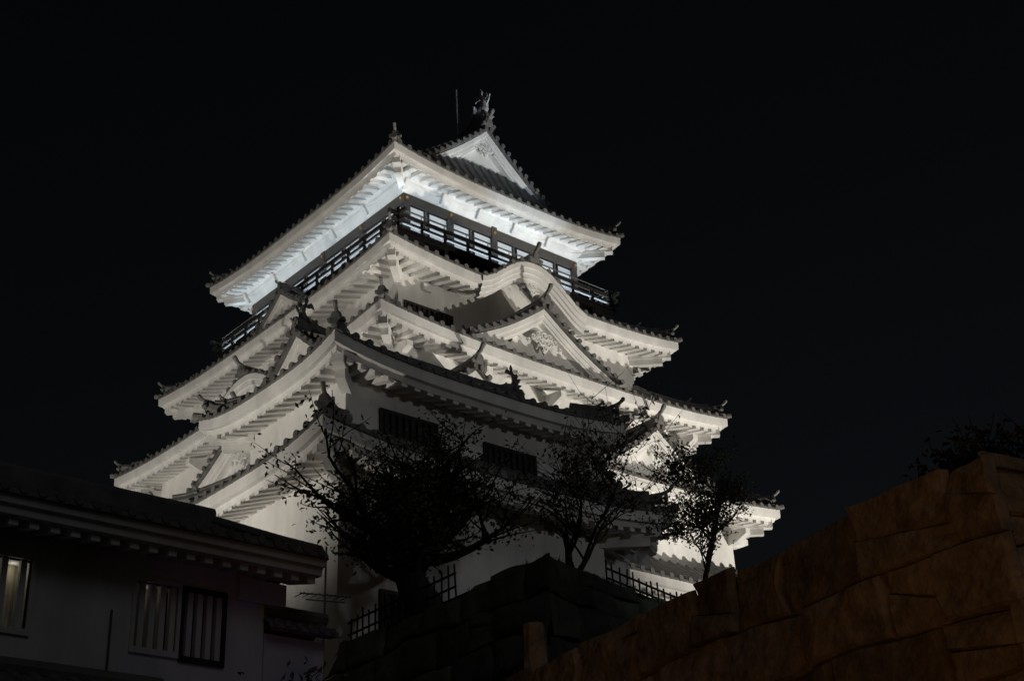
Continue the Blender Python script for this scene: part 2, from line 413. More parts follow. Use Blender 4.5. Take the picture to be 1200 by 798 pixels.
def storey_roof(root, cx, cy, hx, hy, zc, o, run, S, lift=.45, bumps=None, sp=.54, two=True, sides=('front', 'left', 'right', 'back'), fullslope=None, dg=None):
    sd = {w: Side(cx, cy, hx, hy, w, zc, lift) for w in ('front', 'left', 'right', 'back')}
    for w, b in (bumps or {}).items(): sd[w].bumps = b
    tl = MB(); ev = MB(); rg = MB(); om = MB()
    for w in sides:
        q = sd[w]
        if fullslope and w in fullslope:
            dm = (lambda s, q=q: q.D if abs(s) <= q.H - dg + .12 else min(dg, q.H - abs(s)))
            tiles(tl, q, S, dm, sp, 12)
        elif fullslope:
            S2 = (lambda d, a: S(d, a) + .36 * d * d * (1 - a ** 4))
            tiles(tl, q, S2, lambda s, q=q: min(dg + .1, q.H - abs(s)), sp)
        else:
            tiles(tl, q, S, lambda s, q=q: min(run, q.H - abs(s)), sp)
        if fullslope and two: eaves(ev, q, o, sp, False, .3, .1, 1.25)
        else: eaves(ev, q, o, sp, False, .28 if two else .22, .16 if two else .14)
    corner_hips(ev, cx, cy, hx, hy, zc, lift, o)
    r = tl.build('tiled_roof', TILE, root)
    ev.build('eaves', PLASTER, r)
    hips(r, cx, cy, hx, hy, zc, lift, S, (dg if fullslope else run), 1.0)
    # karahafu pediment walls, pendants and little ridges
    for w, q in sd.items():
        for (u, hw, amp) in q.bumps:
            pw = MB(); rows = []
            for i in range(25):
                s = u - hw + 2*hw*i/24
                rows.append([q.p(s, o + .02, q.zm + q.bump(s) + .0), q.p(s, o + .02, q.zm - .5)])
            pw.grid(rows)
            pd = pw.build('curved_gable', PLASTER, r)
            pm = MB(); gegyo(pm, q, u, q.zm + amp - 1.1, .3, .85)
            pm.build('carved_pendant', PLASTER, root)
            km = MB(); km2 = MB()
            zr = q.zm + amp + .2
            km.tube([q.p(u, .0, zr), q.p(u, min(o + 1.2, 3), zr + .12)], .22, 8)
            km.tube([q.p(u, .0, zr + .24), q.p(u, min(o + 1.2, 3), zr + .3)], .13, 8)
            km.build('curved_gable_ridge', TILE, r)
            ornament(km2, q.p(u, .05, zr - .12), (-q.n[0], -q.n[1]), .9); km2.build('ridge_end_tile', ORN, r)
    return sd, r

def lattice_window(root, sd, d, s0, s1, z0, z1, nb, m=WOOD):
    # recessed dark opening with thick vertical bars
    f = MB()
    for (a, b, c, e) in ((s0 - .1, s1 + .1, z1, z1 + .12), (s0 - .1, s1 + .1, z0 - .12, z0), (s0 - .1, s0, z0, z1), (s1, s1 + .1, z0, z1)):
        p0 = sd.p(a, d - .1, c); p1 = sd.p(b, d + .05, e)
        f.box(min(p0.x, p1.x), min(p0.y, p1.y), c, max(p0.x, p1.x), max(p0.y, p1.y), e)
    w = f.build('window', m, root)
    g = MB(); p0 = sd.p(s0, d - .015, z0); p1 = sd.p(s1, d + .02, z1)
    g.box(min(p0.x, p1.x), min(p0.y, p1.y), z0, max(p0.x, p1.x), max(p0.y, p1.y), z1); g.build('pane', DARKGLASS, w)
    b = MB()
    for k in range(nb):
        s = s0 + (s1 - s0) * (k + .5) / nb
        p0 = sd.p(s - .07, d - .09, z0); p1 = sd.p(s + .07, d - .02, z1)
        b.box(min(p0.x, p1.x), min(p0.y, p1.y), z0, max(p0.x, p1.x), max(p0.y, p1.y), z1)
    b.build('window_bars', m, w)

def brackets(mb, sd, o, pos, zdrop=.95):
    for s in pos:
        w = .3
        za = sd.zm - .62
        pts = []
        for sg in (-1, 1):
            pts.append([sd.p(s + sg*w/2, o + .02, za + .1), sd.p(s + sg*w/2, .55, za - .05), sd.p(s + sg*w/2, .55, za - .3), sd.p(s + sg*w/2, o*.7, za - .55), sd.p(s + sg*w/2, o + .02, za - .6)])
        mb.prism(pts[0], sd.v(w, 0))

# ------------------------------------------------------------------ ground
g = MB(); g.add([(-900, -900, -1.6), (1500, -900, -1.6), (1500, 1500, -1.6), (-900, 1500, -1.6)], [(0, 1, 2, 3)])
structure(g.build('ground', SOIL))

# ------------------------------------------------------------------ the keep
keep = thing('castle_keep', 'tall white five-tiered castle tower with grey tiled roofs, floodlit, its top storey lit bluish white', 'castle', (CX, CY, 10.5))
TI = {5: (7.07, 8.28, 37.46, 1.72), 4: (8.63, 10.04, 31.22, 1.65), 3: (10.0, 11.37, 27.02, 1.65), 2: (11.35, 12.67, 22.34, 1.65), 1: (12.7, 14.0, 17.6, 1.65)}
LIFT = .45
def S_lo(d, q): return .52*d + .05*d*d
def S_top(d, q): return .547*d + .0246*d*d
sides = {}
bmps = {4: {'front': [(-.6, 3.3, 1.65)]}, 3: {'left': [(.9, 3.4, 1.15)]}}
for k in (1, 2, 3, 4):
    hx, hy, z, o = TI[k]; nx = TI[k+1]
    run = hx - (nx[0] - nx[3]) + .05
    sides[k], rf = storey_roof(keep, CX, CY, hx, hy, z, o, run, S_lo, LIFT, bmps.get(k))
hx, hy, z, o = TI[5]
DG = 2.0
sides[5], top_roof = storey_roof(keep, CX, CY, hx, hy, z, o, hx, S_top, LIFT, None, fullslope=('left', 'right'), dg=DG)
# storey walls
for k in (1, 2, 3, 4):
    hx, hy, z, o = TI[k]; w = MB()
    zb = 10.5 if k == 1 else TI[k-1][2] - .2
    ex, ey = hx - o, hy - o
    w.box(CX-ex, CY-ey, zb, CX+ex, CY+ey, z - LIFT + S_lo(o, 0) - .12)
    for s in ('front', 'left', 'right', 'back'):
        q = sides[k][s]; m = q.H - o
        if k in (2, 3): brackets(w, q, o, [-m + .15 + (2*m - .3) * i / 4 for i in range(5)])
    w.build('wall', PLASTER, keep)
# top storey: white core, bronze posts and head beam, pale window panels
ex, ey = 5.34, 6.62
w = MB(); w.box(CX-ex+.12, CY-ey+.12, 31.5, CX+ex-.12, CY+ey-.12, 33.5)
w.box(CX-ex+.02, CY-ey+.02, 36.1, CX+ex-.02, CY+ey-.02, 37.9); 
for sx in (-1, 1):
    for sy in (-1, 1): w.box(CX+sx*(ex-.15)-.13, CY+sy*(ey-.15)-.13, 33.5, CX+sx*(ex-.15)+.13, CY+sy*(ey-.15)+.13, 36.1)
w.build('wall', PLASTER, keep)
b = MB()
b.box(CX-ex-.06, CY-ey-.06, 35.66, CX+ex+.06, CY-ey+.12, 36.12); b.box(CX-ex-.06, CY+ey-.12, 35.66, CX+ex+.06, CY+ey+.06, 36.12)
b.box(CX-ex-.06, CY-ey+.12, 35.66, CX-ex+.12, CY+ey-.12, 36.12); b.box(CX+ex-.12, CY-ey+.12, 35.66, CX+ex+.06, CY+ey-.12, 36.12)
b.box(CX-ex-.02, CY-ey-.02, 33.3, CX+ex+.02, CY-ey+.1, 33.7); b.box(CX-ex-.02, CY+ey-.1, 33.3, CX+ex+.02, CY+ey+.02, 33.7)
b.box(CX-ex-.02, CY-ey+.1, 33.3, CX-ex+.1, CY+ey-.1, 33.7); b.box(CX+ex-.1, CY-ey+.1, 33.3, CX+ex+.02, CY+ey-.1, 33.7)
b.build('head_beam', BEAM, keep)
brs = MB()
for which, ee, oth, n in (('front', ex, ey, 4), ('back', ex, ey, 4), ('left', ey, ex, 4), ('right', ey, ex, 4)):
    q = Side(CX, CY, ex, ey, which, 36, 0)
    for i in range(n + 1):
        s = -ee + 2*ee*i/n
        if i < n or True:
            if which in ('front', 'back') or 0 < i < n:
                p = MB(); ss = max(-ee + .15, min(ee - .15, s)); tall = 36.75 if (i == 2) else 35.66
                p0 = q.p(ss - .16, -.09, 33.3); p1 = q.p(ss + .16, .24, tall)
                p.box(min(p0.x, p1.x), min(p0.y, p1.y), 33.3, max(p0.x, p1.x), max(p0.y, p1.y), tall); p.build('post', BEAM, keep)
        brs.tube([q.p(max(-ee + .1, min(ee - .1, s)), -.14, 35.88), q.p(max(-ee + .1, min(ee - .1, s)), -.05, 35.88)], .075, 8)
    for i in range(n):
        for h in range(2):
            a = -ee + 2*ee*(i + h/2)/n + .1; c = -ee + 2*ee*(i + (h+1)/2)/n - .1
            f = MB()
            for (s0, s1, z0, z1) in ((a, a+.06, 33.7, 35.66), (c-.06, c, 33.7, 35.66), (a+.06, c-.06, 34.55, 34.62), (a+.06, c-.06, 34.15, 34.18), (a+.06, c-.06, 34.92, 34.95), (a+.06, c-.06, 35.26, 35.29), (a+.06, c-.06, 33.7, 33.78), (a+.06, c-.06, 35.58, 35.66)):
                p0 = q.p(s0, .03, z0); p1 = q.p(s1, .12, z1)
                f.box(min(p0.x, p1.x), min(p0.y, p1.y), z0, max(p0.x, p1.x), max(p0.y, p1.y), z1)
            fr = f.build('window', WOOD, keep)
            pn = MB(); p0 = q.p(a+.05, .07, 33.75); p1 = q.p(c-.05, .1, 35.6)
            pn.box(min(p0.x, p1.x), min(p0.y, p1.y), 33.75, max(p0.x, p1.x), max(p0.y, p1.y), 35.6); pn.build('pane', SHOJI, fr)
brs.build('brass_bosses', BRASS, keep)
# dressed beam moulding under the top soffit
mo = MB()
for which in ('front', 'left', 'right', 'back'):
    q = sides[5][which]; n = 5; m = q.H - 1.72 + .1
    mo.grid([[q.p(e*(q.H - d), d, zz) for (d, zz) in ((1.0, 36.98), (1.06, 36.8), (1.3, 36.62), (1.34, 36.52), (1.64, 36.14), (1.75, 36.14))] for e in (-1, 1)])
    for i in range(n):
        a = -m + 2*m*i/n; c = -m + 2*m*(i+1)/n
        pth = [q.p(a + (c-a)*k/8, 1.3 + .16*math.sin(math.pi*k/8), 36.5 - .12*math.sin(math.pi*k/8)) for k in range(9)]
        mo.tube(pth, .016, 6, False)
        mo.bar(q.p(a, 1.5, 36.2), q.p(a, 1.2, 36.62), .22, .16, q.v(0, 1))
mo.build('frieze_moulding', PLASTER, keep)
# balcony
bal = MB(); bx, by = ex + 1.28, ey + 1.28
bal.box(CX-bx, CY-by, 32.95, CX+bx, CY+by, 33.12)
for which in ('front', 'left', 'right', 'back'):
    q = Side(CX, CY, bx, by, which, 33, 0); n = round(2*q.H/1.3)
    for i in range(n + 1):
        s = -q.H + .12 + (2*q.H - .24)*i/n
        bal.bar(q.p(s, .05, 32.82), q.p(s, 1.4, 32.82), .2, .26)
    bal.bar(q.p(-q.H, .75, 32.6), q.p(q.H, .75, 32.6), .25, .3)
bo = bal.build('balcony', WOOD, keep)
rl = MB(); st = MB()
for which in ('front', 'left', 'right', 'back'):
    q = Side(CX, CY, bx, by, which, 33, 0); n = round(2*q.H/1.3)
    for i in range(n + 1):
        s = -q.H + .1 + (2*q.H - .2)*i/n
        rl.bar(q.p(s, .1, 33.12), q.p(s, .1, 34.0 if 0 < i < n else 34.3), .13, .13)
    for zz, ww, ov in ((33.26, .14, .1), (33.62, .12, .3), (33.98, .15, .45)):
        rl.bar(q.p(-q.H - ov, .1, zz + (.0 if which in ('front', 'back') else .002)), q.p(q.H + ov, .1, zz), .13, ww)
    for zz in (34.16, 34.36):
        st.tube([q.p(-q.H + .18, .22, zz), q.p(q.H - .18, .22, zz)], .022, 6)
    for i in range(n + 1):
        s = -q.H + .18 + (2*q.H - .36)*i/n
        st.tube([q.p(s, .22, 33.12), q.p(s, .22, 34.36)], .02, 6)
rl.build('balustrade', WOOD, bo); st.build('safety_rail', STEEL, bo)

# top gables and ridge
for w in ('front', 'back'):
    q = sides[5][w]
    gable(keep, q, 0, 3.9, 38.75, 42.0, DG - .12, .5, 1.0, .04, .8, .4, roof=True)
rm = MB(); om = MB(); om2 = MB()
zr = sides[5]['left'].zm + S_top(TI[5][0], 0)
L = TI[5][1] - DG + .2
pth = []; 
for i in range(15):
    a = -1 + 2*i/14; pth.append((CX, CY + a*L, zr + .35 + .25*abs(a)**4))
for i in range(14): rm.bar(pth[i], pth[i+1], .42, .6)
rm.tube([(x, y, zz + .36) for x, y, zz in pth], .16, 8)
rm.build('main_ridge', TILE, keep)
for sg in (-1, 1):
    om = MB(); shachi(om, (CX, CY + sg*(L - .35), zr + .85), (0, sg), 1.1); om.build('fish_finial', FISH, keep)
rd = MB(); rd.tube([(CX, CY - 4.1, zr + .4), (CX, CY - 4.1, 46.0)], [.045, .04], 8); rd.build('lightning_rod', STEEL, keep)

# dormer gables
gable(keep, sides[3]['front'], -.45, 4.1, 27.45, 29.95, 1.0, 4.5, pend=1.25, hole=True)
gable(keep, sides[2]['front'], 4.9, 3.7, 22.6, 25.05, 1.15, 4.0, pend=.75)
gable(keep, sides[2]['front'], -5.45, 3.7, 22.6, 25.05, 1.15, 4.0, pend=.75)
gable(keep, sides[4]['left'], -.1, 2.3, 31.6, 33.1, 1.0, 3.0, .5, pend=.7)
gable(keep, sides[2]['left'], 2.4, 4.6, 22.55, 25.0, .6, 4.0, pend=1.3)
# windows on the front walls
for k, s0, s1, z0, z1 in ((4, -6.6, -4.2, 28.35, 29.15), (3, -7.0, -5.0, 23.7, 24.6), (2, -2, 2, 19.2, 20.4)):
    q = sides[k]['front']; lattice_window(keep, q, TI[k][3], s0, s1, z0, z1, 9 if k == 4 else 7)
vb = MB(); q = sides[4]['front']; p0 = q.p(-5.72, 1.5, 0); p1 = q.p(-5.3, 1.7, 0); vb.box(p0.x, p0.y, 30.05, p1.x, p1.y, 30.38); vb.build('vent_box', PLASTER, keep)

# ------------------------------------------------------------------ annex turret in front of the keep
ann = thing('annex_turret', 'lower white two-tiered turret joined to the tower, right face in shadow with barred windows', 'castle annex', (26.2, 34.85, 10.5))
ax, ay, ahx, ahy, az, ao = 26.16, 34.84, 5.9, 4.01, 19.55, 1.28
AS = lambda d, q: .43*d + .038*d*d
asd, ar = storey_roof(ann, ax, ay, ahx, ahy, az, ao, ahy, AS, LIFT, None, .5, False, fullslope=('front', 'back'), dg=1.3)
A2 = (26.13, 34.85, 6.87, 5.02, 16.2, 1.7)
a2sd, ar2 = storey_roof(ann, *A2, 2.6, S_lo, LIFT, None, .5, False)
w = MB(); w.box(ax-ahx+ao, ay-ahy+ao, 15.9, ax+ahx-ao, ay+ahy-ao, az - LIFT + AS(ao, 0) - .12); w.build('wall', PLASTER, ann)
w = MB(); w.box(A2[0]-A2[2]+A2[5], A2[1]-A2[3]+A2[5], 9.0, A2[0]+A2[2]-A2[5], A2[1]+A2[3]-A2[5], A2[4]-LIFT+S_lo(A2[5], 0)-.12)
w.box(A2[0]-A2[2]+A2[5]-.03, A2[1]-A2[3]+A2[5]-.03, 9.0, A2[0]+A2[2]-A2[5]+.03, A2[1]+A2[3]-A2[5]+.03, 10.9)
w.build('wall', PLASTER, ann)
q = asd['front']
lattice_window(ann, q, ao, 22.85 - ax, 24.85 - ax, 16.75, 17.93, 8); lattice_window(ann, q, ao, 26.9 - ax, 28.9 - ax, 16.7, 17.8, 8)
q2 = a2sd['front']
lattice_window(ann, q2, A2[5], 22.45 - A2[0], 24.2 - A2[0], 11.1, 12.05, 7); lattice_window(ann, q2, A2[5], 26.6 - A2[0], 28.4 - A2[0], 11.4, 12.4, 7)
for wn in ('left', 'right'):
    gable(ann, asd[wn], .0, 2.0, 19.7, 21.3, 1.3 - .1, .5, .4, .04, .6, .3)
rm = MB(); zr = az - LIFT + AS(ahy, 0); L = ahx - 1.3 + .2
pth = [(ax + (-1 + 2*i/10)*L, ay, zr + .08 + .15*abs(-1 + 2*i/10)**4) for i in range(11)]
for i in range(10): rm.bar(pth[i], pth[i+1], .32, .34)
rm.tube([(x, y, zz + .18) for x, y, zz in pth], .14, 8); rm.build('main_ridge', TILE, ann)
for sg in (-1, 1):
    om = MB(); shachi(om, (ax + sg*(L - .4), ay, zr + .25), (sg, 0), .68); om.build('fish_finial', ORN, ann)
# connecting wing behind its right end
wg = Side(33.0, 40.0, 4.0, 6.0, 'front', 17.2, 0)
gable(ann, wg, 0, 3.6, 17.2, 20.1, 0, 4.5, .8, .07, .7, 1.0)
w = MB(); w.box(31.0, 34.6, 10.5, 35.6, 39.5, 17.3); w.build('wing_wall', PLASTER, ann)

# ------------------------------------------------------------------ stone terrace and stone wall
def stone_face(mb, a, b, ztop, zbot, batter, out, hmin, hmax, wmin, wmax, rnd, jag=.12, res=7, rough=.05, jd=.12):
    # coursed rough stones on a battered face from a to b (xy), outward normal out
    a = Vector((a[0], a[1], 0)); b = Vector((b[0], b[1], 0)); u = (b - a); Lh = u.length; u.normalize(); o = Vector((out[0], out[1], 0)).normalized()
    rows = []; z = ztop
    def wave(seed):
        ph = [rnd.uniform(0, 6.28) for _ in range(3)]; am = jag
        return lambda s: am*(math.sin(s*.9 + ph[0])*.6 + math.sin(s*2.1 + ph[1])*.4 + math.sin(s*4.3 + ph[2])*.2)
    lines = [(z, wave(0))]
    while z > zbot:
        z -= rnd.uniform(hmin, hmax); lines.append((z, wave(0)))
    for r in range(len(lines) - 1):
        (zt, wt), (zb_, wb) = lines[r], lines[r+1]
        s = -rnd.uniform(0, wmax); cw = None
        while s < Lh:
            wd = rnd.uniform(wmin, wmax); s0 = max(s, 0); s1 = min(s + wd, Lh); s += wd
            if s1 - s0 < .15: continue
            sl = 0 if s0 == 0 else math.sin(s0*91.7 + r)*.13; sr = 0 if s1 == Lh else math.sin(s1*91.7 + r)*.13
            cuts = [0, 1] if rnd.random() > .38 else [0, rnd.uniform(.35, .65), 1]
            for va, vb in zip(cuts[:-1], cuts[1:]):
                bulge = rnd.uniform(.0, .05); tilt = rnd.uniform(-.1, .1); tiltz = rnd.uniform(-.06, .06); jw = rnd.uniform(.025, .07); so = Vector((rnd.uniform(0, 99), 0, 0)); off = rnd.uniform(-.06, .06)
                top = rnd.uniform(0, .1) if r == 0 and va == 0 else 0; cj = jd*rnd.choice((.5, .8, 1.1, 1.7))
                ts = [0, .02, .06] + [.06 + .88*k/(res-6) for k in range(1, res-6)] + [.94, .98, 1]
                grid = []
                for v0 in ts:
                    v = va + (vb-va)*v0; row = []
                    for h in ts:
                        ss = s0 + (s1-s0)*h + (sl*(1-h) + sr*h)*math.sin(v*3.1)
                        zz = (zt + wt(ss) - top)*(1-v) + (zb_ + wb(ss))*v
                        if va or vb < 1: zz += .16*(h-.5)*math.sin(v*3.1)
                        edge = min(h, 1-h, v0, 1-v0); f = min(1, edge/jw); f = f*(2-f)
                        pv = Vector((ss*2.2, zz*2.2, 0)) + so
                        nz = noise.fractal(pv, .75, 2.1, 7)*.7 + (noise.voronoi(pv*.8)[0][0] - .3)*1.1
                        dep = off + bulge*f*(1 - 2*max(abs(h-.5), abs(v0-.5))**2) - cj*(1-f) + tilt*(h-.5) + tiltz*(v0-.5) + nz*rough*f
                        q = a + u*(ss - (ztop - zz)*batter*max(0, 1 - ss/Lh)) + o*(dep + (ztop - zz)*batter)
                        row.append((q.x, q.y, zz))
                    grid.append(row)
                mb.grid(grid)
    # backing
    bk = [a, b]
    mb.add([(*(a + o*(-.1)).xy, ztop - .1), (*(b + o*(-.1)).xy, ztop - .1), (*(b + o*((ztop-zbot)*batter - .1)).xy, zbot), (*(a + o*((ztop-zbot)*batter - .1)).xy, zbot)], [(0, 1, 2, 3)])
rnd = random.Random(11)
ter = thing('stone_rampart', 'dark mossy stone rampart corner below the trees, carrying the castle', 'rampart', (21, 23, -1.6))
c0, cl, crt = (20.9, 22.9), (22.2, 60.0), (45.0, 28.3)
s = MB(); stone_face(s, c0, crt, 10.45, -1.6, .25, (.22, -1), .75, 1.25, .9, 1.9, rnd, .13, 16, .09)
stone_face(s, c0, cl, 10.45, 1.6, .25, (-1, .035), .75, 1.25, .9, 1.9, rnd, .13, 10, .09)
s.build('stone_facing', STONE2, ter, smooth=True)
t = MB(); t.add([(20.9, 22.9, 10.4), (45, 28.3, 10.4), (90, 40, 10.4), (90, 95, 10.4), (22.2, 95, 10.4), (22.2, 60, 10.4)], [(0, 1, 2, 3, 4, 5)])
structure(t.build('terrace_ground', SOIL))

gr = MB(); gr_r = random.Random(77)
for k in range(2600):
    a, b = ((20.9, 22.9), (22.0, 40.0)) if k % 2 else ((20.9, 22.9), (32.0, 25.4))
    f = gr_r.random(); x = a[0] + (b[0]-a[0])*f + gr_r.uniform(-.1, .5); y = a[1] + (b[1]-a[1])*f + gr_r.uniform(-.1, .5)
    h = gr_r.uniform(.05, .18)*(1 + .8*math.sin(f*40)*math.sin(f*17)); an_ = gr_r.uniform(0, 6.28); lx, ly = gr_r.uniform(-.12, .12), gr_r.uniform(-.12, .12)
    w_ = .015; gr.add([(x - w_*math.cos(an_), y - w_*math.sin(an_), 10.3), (x + w_*math.cos(an_), y + w_*math.sin(an_), 10.3), (x + lx, y + ly, 10.35 + h)], [(0, 1, 2)])
o_ = gr.build('grass', LEAF); o_['kind'] = 'stuff'; o_['label'] = 'rough grass along the top edge of the dark rampart'; o_['category'] = 'grass'

wall = thing('stone_wall', 'rough granite block wall rising to the right edge, lit orange', 'stone wall', (10.5, 6, -1.6))
rnd = random.Random(5)
s = MB()
stone_face(s, (10.45, 5.79), (12.5, 17.5), 4.6, -1.6, .12, (-1, .175), .5, .8, .6, 1.3, rnd, .06, 36, .05, .1)
stone_face(s, (10.45, 5.79), (17.5, 4.4), 4.6, -1.6, .12, (-.2, -1), .5, .8, .6, 1.3, rnd, .06, 22, .05, .1)
s.build('stone_facing', STONE, wall)
t = MB(); t.add([(10.42, 5.74, 4.36), (17.5, 4.2, 4.36), (17.5, 17.5, 4.36), (12.5, 17.5, 4.36)], [(0, 1, 2, 3)]); 
t.build('wall_top', SOIL, wall)

us = MB(); prof = []
for j in range(8):
    v = j/7; zz = 3.2 + 1.9*v; rr = .2 - .06*v
    prof.append([(11.9 + rr*math.cos(k*math.pi/4 + .3)*(1 + R.uniform(-.12, .12)), 13.35 + rr*math.sin(k*math.pi/4 + .3)*(1 + R.uniform(-.12, .12)), zz) for k in range(8)])
us.grid(prof, True); us.add(prof[-1], [tuple(range(8))])
tag(us.build('boundary_stone', STONE), 'narrow upright stone standing at the far end of the orange-lit wall', 'stone')

# ------------------------------------------------------------------ long plastered building, left foreground
bh = thing('plaster_storehouse', 'long low white-plastered building in shadow with tiled roof and barred windows, lower left', 'building', (8, 21.3, -1.6))
X0, X1, Y0, ZE = -9.0, 13.25, 20.28, 8.25
HD = 3.0
BS = lambda d, q: .38*d + .02*d*d
tl = MB(); ev = MB()
for wn in ('front', 'back'):
    q = Side((X0+X1)/2, Y0 + HD, (X1-X0)/2, HD, wn, ZE, .0)
    tiles(tl, q, BS, lambda s, g_=(1 if wn == 'front' else -1): HD if s*g_ < q.H - .8 else max(.05, (q.H - s*g_)*HD/.8), .3, 10)
    eave_strip(ev, q, [(.02, -.06), (.05, -.2), (.12, -.22), (.14, -.34), (.3, -.34), (.3, -.2)], None, 20, mitre=False)
    n = 66
    for k in range(n):
        sx = -q.H + .15 + (2*q.H - .3)*k/(n-1)
        pts = [q.p(sx + a*.075, d, z0) for z0r in (0, 1) for (a, d, z0) in ((-1, .24, ZE-.47 + z0r*.16), (1, .24, ZE-.47 + z0r*.16), (1, 1.1, ZE-.26 + z0r*.16), (-1, 1.1, ZE-.26 + z0r*.16))]
        ev.hexa(pts)
    ev.grid([[q.p(-q.H, .2, ZE-.3), q.p(-q.H, 1.1, ZE-.06)], [q.p(q.H, .2, ZE-.3), q.p(q.H, 1.1, ZE-.06)]])
zr = ZE + BS(HD, 0)
q = Side((X0+X1)/2, Y0 + HD, (X1-X0)/2, HD, 'right', ZE, .0)
tiles(tl, q, lambda d, a: BS(HD, 0)*d/.8, lambda s: .8*(1 - abs(s)/HD), .3, 6)
rt = tl.build('tiled_roof', TILE, bh); ev.build('eaves', OLDPLASTER, rt)
rm = MB(); rm.box(X0, Y0+HD-.2, zr - .15, X1-.7, Y0+HD+.2, zr + .2); rm.tube([(X0, Y0+HD, zr+.24), (X1-.66, Y0+HD, zr+.24)], .12, 8)
for sg in (-1, 1): rm.tube([(X1-.75, Y0+HD, zr+.12), (X1-.3, Y0+HD+sg*HD*.62, ZE+BS(HD*.38, 0)+.1), (X1-.05, Y0+HD+sg*(HD-.15), ZE+.12)], .1, 8)
rm.build('ridge', TILE, rt)
om = MB(); ornament(om, (X1-.72, Y0+HD, zr - .05), (1, 0), .5, False); om.build('ridge_end_tile', ORN, rt)
# gable end boards
gb = MB()
gb.box(X1-1.2, Y0+.9, ZE-.75, X1-.25, Y0+1.25, ZE-.35)
gb.build('gable_end', OLDPLASTER, bh)
YW = Y0 + 1.0
# front wall built round its window openings
wins = [(5.9, 8.36, 6.42, 7.53, 8, 'lit'), (10.17, 10.93, 6.42, 7.53, 4, 'lit'), (11.06, 11.8, 6.38, 7.5, 4, 'dark')]
wl = MB(); zt, zb = ZE - .2, -1.6; xr = 12.62
xs = [X0 + .3]
for (a, b_, z0, z1, nb, kd) in wins:
    wl.box(xs[-1], YW, zb, a, YW+.35, zt); wl.box(a, YW, zb, b_, YW+.35, z0); wl.box(a, YW, z1, b_, YW+.35, zt); xs.append(b_)
wl.box(xs[-1], YW, zb, xr, YW+.35, zt)
wl.box(xr-.3, YW+.35, zb, xr, Y0+5.1, zt); wl.box(X0+.3, Y0+4.8, zb, xr-.3, Y0+5.1, zt)
wl.build('wall', OLDPLASTER, bh)
for (a, b_, z0, z1, nb, kd) in wins:
    f = MB()
    f.box(a-.06, YW-.05, z0-.1, b_+.06, YW+.1, z0); f.box(a-.06, YW-.05, z1, b_+.06, YW+.1, z1+.08)
    f.box(a-.06, YW-.05, z0, a, YW+.1, z1); f.box(b_, YW-.05, z0, b_+.06, YW+.1, z1)
    wo = f.build('window', WOOD if kd == 'dark' else OLDPLASTER, bh)
    bb = MB()
    for k in range(nb):
        xx = a + (b_-a)*(k+.5)/nb + .04; bb.box(xx-.05, YW+.02, z0, xx+.05, YW+.14, z1)
    bb.build('window_bars', OLDPLASTER, wo)
    cu_ = MB(); n = 40
    cu_.grid([[(a + (b_-a)*i/n, YW+.42 + .03*math.sin(i*1.3), z0-.1), (a + (b_-a)*i/n, YW+.42 + .03*math.sin(i*1.3 + .4), z1+.1)] for i in range(n+1)])
    cu_.build('curtain', CURTAIN if kd == 'lit' else DARKGLASS, wo)
for (x, zz, pw) in ((7.5, 7.62, .3), (8.15, 7.62, .28), (10.45, 7.6, .08)):
    d = bpy.data.lights.new('room_lamp', 'POINT'); d.energy = pw; d.color = (1, .91, .74); d.shadow_soft_size = .04
    o_ = bpy.data.objects.new('room_lamp', d); col.objects.link(o_); o_.location = (x, YW + .25, zz - .16)
dp = MB(); dp.tube([(9.75, YW-.05, -1.5), (9.75, YW-.05, 6.95)], .02, 8); dp.build('drainpipe', BEAM, bh)

# low tiled wall running on to the right
lw = thing('low_plaster_wall', 'low plastered wall with small tiled coping beside the long building', 'wall', (13.3, 21.3, -1.6))
w = MB(); w.box(12.66, 21.32, -1.6, 13.9, 21.7, 7.02); w.build('wall_body', OLDPLASTER, lw)
tl = MB()
for wn in ('front', 'back'):
    q = Side(13.3, 21.51, .72, .45, wn, 7.14, 0); tiles(tl, q, lambda d, q_: .6*d, lambda s: .45, .24, 4)
tl.tube([(12.6, 21.51, 7.5), (14.04, 21.51, 7.5)], .13, 8); tl.build('coping', TILE, lw)
w = MB(); w.box(5.0, 28.6, -1.6, 5.35, 58.0, 4.6); w.build('light_blocking_wall', OLDPLASTER, lw)  # added unseen wall, keeps the left flood off the fence and rampart
tl = MB()
for wn in ('left', 'right'):
    q = Side(5.18, 43.3, .45, 14.7, wn, 4.72, 0); tiles(tl, q, lambda d, q_: .6*d, lambda s: .45, .3, 4)
tl.tube([(5.18, 28.65, 5.05), (5.18, 57.9, 5.05)], .13, 8); tl.build('coping', TILE, lw)  # coping of the added light-blocking wall
# tiled wall at the very bottom left
tw = thing('tiled_boundary_wall', 'dark tiled wall top cutting the bottom left corner, in front of the long building', 'wall', (4, 18, -1.6))
w = MB(); w.box(-6, 17.2, -1.6, 8.6, 17.7, 4.2); w.build('wall_body', OLDPLASTER, tw)
tl = MB()
for wn in ('front', 'back'):
    q = Side(1.4, 17.45, 7.4, .75, wn, 4.35, 0); tiles(tl, q, lambda d, q_: .5*d, lambda s: .75, .28, 4)
tl.tube([(-6, 17.45, 4.78), (8.8, 17.45, 4.78)], .12, 8); tl.build('coping', TILE, tw)

